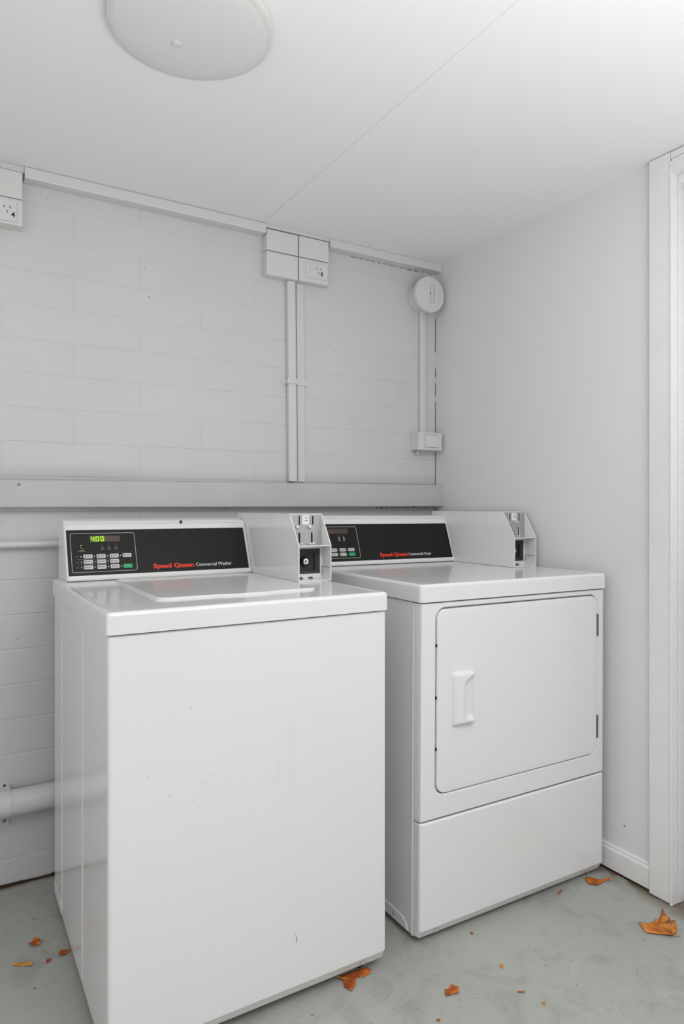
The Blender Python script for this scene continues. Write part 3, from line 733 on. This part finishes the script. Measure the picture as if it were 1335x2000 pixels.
bm = bmesh.new(); q = f(.3550, .1712, .0040); cyl(bm, q, Vector(f(.3550, .1712, .0084)), .0046, n=20); obj('lock_hole', bm, M['slot'], con)['label'] = 'round black hole in the console rim'
coin_meter(wa, .5655, .6690, .303, WH - .0017, .745)

# ------------------------------------------------------------------ dryer
dr = tag(empty('tumble_dryer', (-.7367, -.8528, 0), R(-.4257), ry=R(.35)), 'white commercial tumble dryer with square front door, beside the right wall', 'dryer')
DW, DD, DH = .6990, .720, .9235
db = .0165
bm = B((.0008, .0325, db), (DW - .0008, DD - .012, .8745), .003, 2, 'z')
cab = obj('cabinet', bm, M['enamel'], dr)
# pressed plinth on the flank with its screw
P = [(.052, db + .0005), (.0535, db + .010), (.060, db + .020), (.072, db + .027), (.090, db + .030), (DD - .03, db + .030), (DD - .03, db + .0005)]
bm = prism(bmesh.new(), [(-.0022, y, z) for y, z in P], (.004, 0, 0)); bmesh.ops.bevel(bm, geom=[e for e in bm.edges if all(v.co.x < -.002 for v in e.verts)], offset=.0014, segments=2, affect='EDGES'); fl = obj('side_plinth', bm, M['enamel'], cab)
screw(cab, -.0022, db + .017, .112, (-1, 0, 0))
obj('seam_flange', B((-.0024, .0318, db), (.004, .0352, .8745), .001, 2, 'z'), M['enamel'], cab)
# front surround: rounded frame round the door opening
zf0, zf1 = .3165, .8745
bm = bmesh.new()
def fy(s, t, h): return (s, h, t)
NS = 6
def outer_loop(k): return rrect(k, zf0 + (0 if k == 0 else k * .4), DW - k, zf1 - (0 if k == 0 else k * .4), .0015, NS)
OPN = (.0480, .3765, .6660, .8600)
def open_loop(k, r=.030): return rrect(OPN[0] + k, OPN[1] + k, OPN[2] - k, OPN[3] - k, r, NS)
L_ = [(outer_loop(0), .0310), (outer_loop(0), .008), (outer_loop(.0023), .0024), (outer_loop(.008), 0), (outer_loop(.0095), 0), (open_loop(-.0050, .0340), 0), (open_loop(-.0035, .0330), 0), (open_loop(0), .0035), (open_loop(0), .024)]
V = [[bm.verts.new(fy(s, t, h)) for s, t in lp] for lp, h in L_]
for a, b in zip(V, V[1:]):
    for i in range(len(a)): bm.faces.new((a[i], a[(i + 1) % len(a)], b[(i + 1) % len(a)], b[i]))
bm.faces.new(V[-1])
sur = weld_normals(obj('front_panel', bm, M['enamel'], dr), 40)
# door
bm = bmesh.new()
G = .0030
def dl(k, r): return rrect(OPN[0] + G + k, OPN[1] + G + k, OPN[2] - G - k, OPN[3] - G - k, r, NS)
L_ = [(dl(0, .027), .020), (dl(0, .027), .0010), (dl(.0012, .026), -.0014), (dl(.004, .024), -.0024), (dl(.02, .02), -.0026)]
V = [[bm.verts.new(fy(s, t, h)) for s, t in lp] for lp, h in L_]
for a, b in zip(V, V[1:]):
    for i in range(len(a)): bm.faces.new((a[i], a[(i + 1) % len(a)], b[(i + 1) % len(a)], b[i]))
bm.faces.new(V[-1]); bm.faces.new(V[0][::-1])
door = weld_normals(obj('door', bm, M['enamel'], dr), 40)
# recessed-grip handle: raised housing with a scooped pocket opening to the right
hx0, hx1, hz0, hz1 = .0985, .171, .549, .690
bm = bmesh.new()
nx, nz = 26, 30
def hh(u, v):
    s = hx0 + (hx1 - hx0) * u; t = hz0 + (hz1 - hz0) * v
    e = min(1, min(u, 1 - u) * (hx1 - hx0) / .006, min(v, 1 - v) * (hz1 - hz0) / .006)
    h = .0145 * (e ** .5) * (.55 + .45 * min(1, u / .35))
    # pocket
    pu = (u - .44) / .56; top = 1 - .22 * max(0, 1 - pu * 1.2) ** 2 * 1.2
    if u > .44:
        dz = min((v - .10 - .06 * max(0, 1 - pu * 3)) / .05, (.93 - .16 * max(0, 1 - pu) ** 1.5 - v) / .05, pu / .10)
        k = max(0, min(1, dz)); k = k * k * (3 - 2 * k)
        h = h * (1 - k) + (.0062 - .0035 * pu) * min(1, e * 2) * k
    return (s, -.0025 - h, t)
G_ = [[bm.verts.new(hh(i / nx, j / nz)) for j in range(nz + 1)] for i in range(nx + 1)]
for i in range(nx):
    for j in range(nz): bm.faces.new((G_[i][j], G_[i + 1][j], G_[i + 1][j + 1], G_[i][j + 1]))
hd = obj('handle', bm, M['enamel_soft'], door, smooth=True)
# hinges and left-hand catches
for za, zc in ((.7335, .8010), (.4250, .4930)):
    bm = bmesh.new(); box(bm, (OPN[2] - .0030, -.0028, za), (OPN[2] + .0050, .004, zc), .0008, 1)
    hg = obj('hinge', bm, M['hinge'], door); hg['label'] = 'dark metal hinge'
    for q in (.25, .55): obj('hinge_gap', B((OPN[2] - .0032, -.0031, za + (zc - za) * q), (OPN[2] - .0004, -.0026, za + (zc - za) * (q + .2))), M['slot'], hg) if False else None
for z in (.7640, .6290, .4965):
    obj('door_catch', B((OPN[0] - .0004, -.0006, z - .003), (OPN[0] + .0030, .004, z + .003)), M['slot'], sur)
lower = front_shell(DW, 0, .0310, db, .3125, .023, dr, 'lower_panel', M['enamel'])
for x in (.056, .632):
    bm = bmesh.new(); A = [bm.verts.new(p) for p in ((x - .016, .0062, db + .0125), (x + .016, .0062, db + .0125), (x, -.0002, db + .0215), (x, .0118, db + .003))]
    for q in ((0, 1, 2), (0, 3, 1), (0, 2, 3), (1, 3, 2)): bm.faces.new([A[i] for i in q])
    obj('screw_dimple', bm, M['enamel'], lower); screw(lower, x, db + .0112, .0045, (0, -.88, -.45))
deck(dr, DW, DD, .8775, DH)
for x in (.05, DW - .05):
    for y in (.07, DD - .06): leg(dr, x, y, db + .006)
keysD = [(.1628, .0550, 'key'), (.1280, .0550, 'key'), (.0935, .0550, 'key'), (.1280, .0390, 'key'), (.0935, .0390, 'key'), (.1630, .0388, 'green')]
con, f, plate, bars, H = console(dr, .022, .6120, .600, DH - .0016, .060, (.0300, .0150, .6005, .1480), (.0400, .0250, .1965, .1385), keysD, (.2770, .0265, .1190, .4010, .1020), 'Commercial Dryer')
plate('display_window', rrect(.0800, .1125, .1610, .1315, .001, 2), H, H + .0002, M['unlit_dark'])['label'] = 'unlit brown display'
L_ = []
for i in range(8): L_ += digit_bars('8', .0855 + i * .0100, .1220, .0060, .0120, .0015)
bars('unlit_digits', L_, M['unlit'], H + .0002, H + .0005)
L_ = []
for s in (.1220, .1408): L_ += [(s, .1040, .0016, .0018), (s - .0014, .0985, .0014, .0050), (s + .0014, .0975, .0022, .0030), (s, .0935, .0055, .0014), (s, .0890, .0075, .0014)]
bars('indicator_print', L_, M['white_ink'])
bars('indicator_lamps', [(s, t, .0022, .0026) for t in (.0550, .0390) for s in (.1105, .1455)], M['white_ink'])
coin_meter(dr, .6040, .7065, .284, DH - .0012, .730)

# ------------------------------------------------------------------ leaves and litter
def leaf(name, pts, m, label, cat='leaf', curl=.004, thick=.00045, stem=None, group=None, z=.0008):
    cx = sum(p[0] for p in pts) / len(pts); cy = sum(p[1] for p in pts) / len(pts)
    e = tag(empty(name, (cx, cy, 0)), label, cat, group) if stem else None
    rad = max(math.hypot(p[0] - cx, p[1] - cy) for p in pts)
    bm = bmesh.new(); ph = random.uniform(0, 6)
    def hz(x, y):
        r = math.hypot(x, y) / rad
        return z + curl * (r ** 1.6) * (.55 + .45 * math.sin(3 * math.atan2(y, x) + ph)) + curl * .25 * abs(math.sin(5 * math.atan2(y, x)))
    rings = 4; T, U = [], []
    for k in range(rings + 1):
        s = k / rings
        if k == 0: T.append([bm.verts.new((0, 0, hz(0, 0) + thick))]); U.append([bm.verts.new((0, 0, hz(0, 0)))]); continue
        T.append([bm.verts.new(((p[0] - cx) * s, (p[1] - cy) * s, hz((p[0] - cx) * s, (p[1] - cy) * s) + thick)) for p in pts])
        U.append([bm.verts.new(((p[0] - cx) * s, (p[1] - cy) * s, hz((p[0] - cx) * s, (p[1] - cy) * s))) for p in pts])
    n = len(pts)
    for i in range(n):
        j = (i + 1) % n
        bm.faces.new((T[0][0], T[1][i], T[1][j])); bm.faces.new((U[0][0], U[1][j], U[1][i]))
        for k in range(1, rings):
            bm.faces.new((T[k][i], T[k + 1][i], T[k + 1][j], T[k][j])); bm.faces.new((U[k][j], U[k + 1][j], U[k + 1][i], U[k][i]))
        bm.faces.new((T[-1][i], U[-1][i], U[-1][j], T[-1][j]))
    if not stem:
        o = obj(name, bm, m); o.location = (cx, cy, 0); return tag(o, label, cat, group)
    obj('blade', bm, m, e, smooth=True)
    b2 = bmesh.new()
    for (a, b) in zip(stem, stem[1:]): cyl(b2, (a[0] - cx, a[1] - cy, a[2]), (b[0] - cx, b[1] - cy, b[2]), .0011, n=8)
    obj('stem', b2, M['leaf_pale'], e)
    # veins
    if len(pts) > 15:
        b3 = bmesh.new(); s0 = stem[0]
        for i in (0, 9, 11, 13, 15, 7):
            p = pts[i]; q0 = Vector((s0[0] - cx, s0[1] - cy, 0)); q1 = Vector(((p[0] - cx) * .93, (p[1] - cy) * .93, 0))
            prev = None
            for k in range(7):
                q = q0.lerp(q1, k / 6); q = q * .97; q.z = hz(q.x, q.y) + thick + .0002
                if prev: cyl(b3, prev, q, .0003, n=5)
                prev = q
        obj('vein', b3, M['leaf_red'], e)['kind'] = 'stuff'
    return e
big = [(-0.1715, -1.074), (-0.1805, -1.0918), (-0.1892, -1.1093), (-0.1688, -1.1308), (-0.1451, -1.1542), (-0.1199, -1.1508), (-0.101, -1.1375), (-0.0783, -1.12), (-0.0956, -1.1175), (-0.0793, -1.1035), (-0.0817, -1.0961), (-0.0608, -1.0696), (-0.0958, -1.0896), (-0.1151, -1.09), (-0.1118, -1.0821), (-0.127, -1.0908), (-0.1458, -1.0894), (-0.1602, -1.0925), (-0.1689, -1.086)]
leaf('fallen_leaf', big, M['leaf'], 'large pointed orange maple leaf on the floor near the door frame', curl=.009, stem=[(-.1430, -1.1520, .004), (-.1339, -1.1598, .0025), (-.1233, -1.1636, .0022)])
leaf('fallen_leaf', [(-0.12, -0.8577), (-0.1277, -0.8789), (-0.1134, -0.8959), (-0.0796, -0.8934), (-0.0563, -0.8987), (-0.0552, -0.8907), (-0.0838, -0.8765), (-0.0931, -0.8592), (-0.1079, -0.8504)], M['leaf_red'], 'curled orange leaf at the right foot of the dryer', curl=.005, stem=[(-.0700, -.8935, .004), (-.0555, -.8990, .004), (-.0500, -.9010, .003)])
leaf('fallen_leaf', [(-0.9142, -0.8425), (-0.8948, -0.848), (-0.8874, -0.8565), (-0.8952, -0.8661), (-0.914, -0.8689), (-0.9322, -0.862), (-0.9494, -0.8829), (-0.9652, -0.8951), (-0.9738, -0.876), (-0.9643, -0.8566), (-0.9734, -0.8433), (-0.963, -0.8396), (-0.9463, -0.8396)], M['leaf_red'], 'crumpled rust-orange leaf by the bottom right corner of the washer', curl=.006, stem=[(-.955, -.860, .006), (-.975, -.842, .008)])
leaf('fallen_leaf', [(-0.7775, -1.0008), (-0.7692, -1.0023), (-0.7541, -0.9974), (-0.7525, -1.0054), (-0.7452, -1.0097), (-0.7571, -1.0268), (-0.7703, -1.0223), (-0.7808, -1.0211), (-0.7889, -1.0179)], M['leaf_red'], 'small square scrap of orange leaf on open floor in front of the dryer', curl=.006)
leaf('leaf_scrap', [(-1.5871, -0.3232), (-1.5786, -0.324), (-1.5709, -0.3135), (-1.5606, -0.3188), (-1.5576, -0.3344), (-1.563, -0.3482), (-1.5708, -0.3414), (-1.5817, -0.3425)], M['leaf_red'], 'rounded brown leaf scrap left of the washer, nearest the wall', curl=.008)
leaf('leaf_scrap', [(-1.5261, -0.4035), (-1.5197, -0.397), (-1.5072, -0.4004), (-1.5005, -0.4065), (-1.5063, -0.4154), (-1.5166, -0.4193), (-1.5246, -0.4154)], M['leaf_red'], 'small orange leaf scrap tight against the washer flank', curl=.005)
leaf('leaf_scrap', [(-1.5574, -0.4188), (-1.553, -0.4135), (-1.5441, -0.4149), (-1.5462, -0.4215), (-1.5527, -0.4275), (-1.5565, -0.433)], M['leaf_red'], 'tiny brown leaf scrap between the yellow strip and the washer', curl=.004)
leaf('leaf_scrap', [(-1.6299, -0.3883), (-1.6246, -0.3856), (-1.6119, -0.3921), (-1.5903, -0.403), (-1.5866, -0.41), (-1.5885, -0.4197), (-1.6114, -0.4079), (-1.6266, -0.3969)], M['leaf_pale'], 'long yellow-tan leaf strip on the floor at far left', curl=.003)
for pts, m, lb in (
    ([(-1.5957, -.5038), (-1.5924, -.504), (-1.5904, -.5087), (-1.5932, -.5105)], 'leaf_red', 'brown crumb alone on the left floor below the leaf scraps'),
    ([(-.2482, -.8647), (-.2195, -.8546), (-.2228, -.8609), (-.2484, -.8699)], 'leaf_red', 'short brown twig under the front edge of the dryer'),
    ([(-.584, -.8694), (-.5796, -.8698), (-.5797, -.8786), (-.5853, -.8797)], 'leaf_red', 'tiny brown crumb close to the dryer front, left half'),
    ([(-.6368, -1.0902), (-.6213, -1.0987), (-.6251, -1.1016), (-.6396, -1.0937)], 'leaf_red', 'thin brown splinter on the open floor in front of the dryer'),
    ([(-.6103, -1.0035), (-.6014, -1.0022), (-.6015, -1.0117), (-.6107, -1.0157)], 'leaf_pale', 'yellow leaf crumb on the open floor in front of the dryer'),
    ([(-.6153, -1.1427), (-.6076, -1.1456), (-.6099, -1.1524), (-.6177, -1.1502)], 'leaf_pale', 'orange crumb right of the thin brown splinter'),
    ([(-.8514, -1.0609), (-.8429, -1.0645), (-.8471, -1.0696), (-.8534, -1.0673)], 'leaf_red', 'brown crumb at the bottom edge, left of the square leaf scrap')):
    leaf('leaf_crumb', pts, M[m], lb, curl=.0012)
bm = bmesh.new()
sp = [(-0.0809, -0.9782), (-0.3213, -1.0767), (-0.4001, -1.0752), (-0.4846, -1.0297), (-0.4933, -0.9885), (-0.4858, -0.917), (-0.3492, -1.1957), (-0.3704, -1.2121), (-0.5021, -1.1465), (-0.7121, -1.0888), (-0.7998, -1.0763), (-0.742, -1.1046), (-0.8469, -1.0023), (-0.2403, -1.0001), (-0.3037, -1.0395), (-0.3374, -1.0734), (-0.5606, -1.0266), (-0.491, -1.2612), (-0.8536, -0.9656), (-0.9141, -0.984), (-0.4303, -1.2928)]
for i in range(34): sp.append((random.uniform(-1.1, -.1), random.uniform(-1.4, -.92)))
for i in range(8): sp.append((random.uniform(-1.75, -1.55), random.uniform(-.6, -.05)))
for x, y in sp:
    r = random.uniform(.0006, .0018); a = random.uniform(0, 6.3); st = random.uniform(.3, 1)
    v = [bm.verts.new((x + r * math.cos(a + t) * (1 if k % 2 else st), y + r * math.sin(a + t) * st, .0002)) for k, t in enumerate((0, 1.3, 2.5, 3.7, 5))]
    top = bm.verts.new((x, y, .0016)); bm.faces.new(v)
    for i in range(5): bm.faces.new((v[i], v[(i + 1) % 5], top))
tag(obj('grit', bm, M['grit']), 'dark grit scattered over the painted floor', 'grit', kind='stuff')
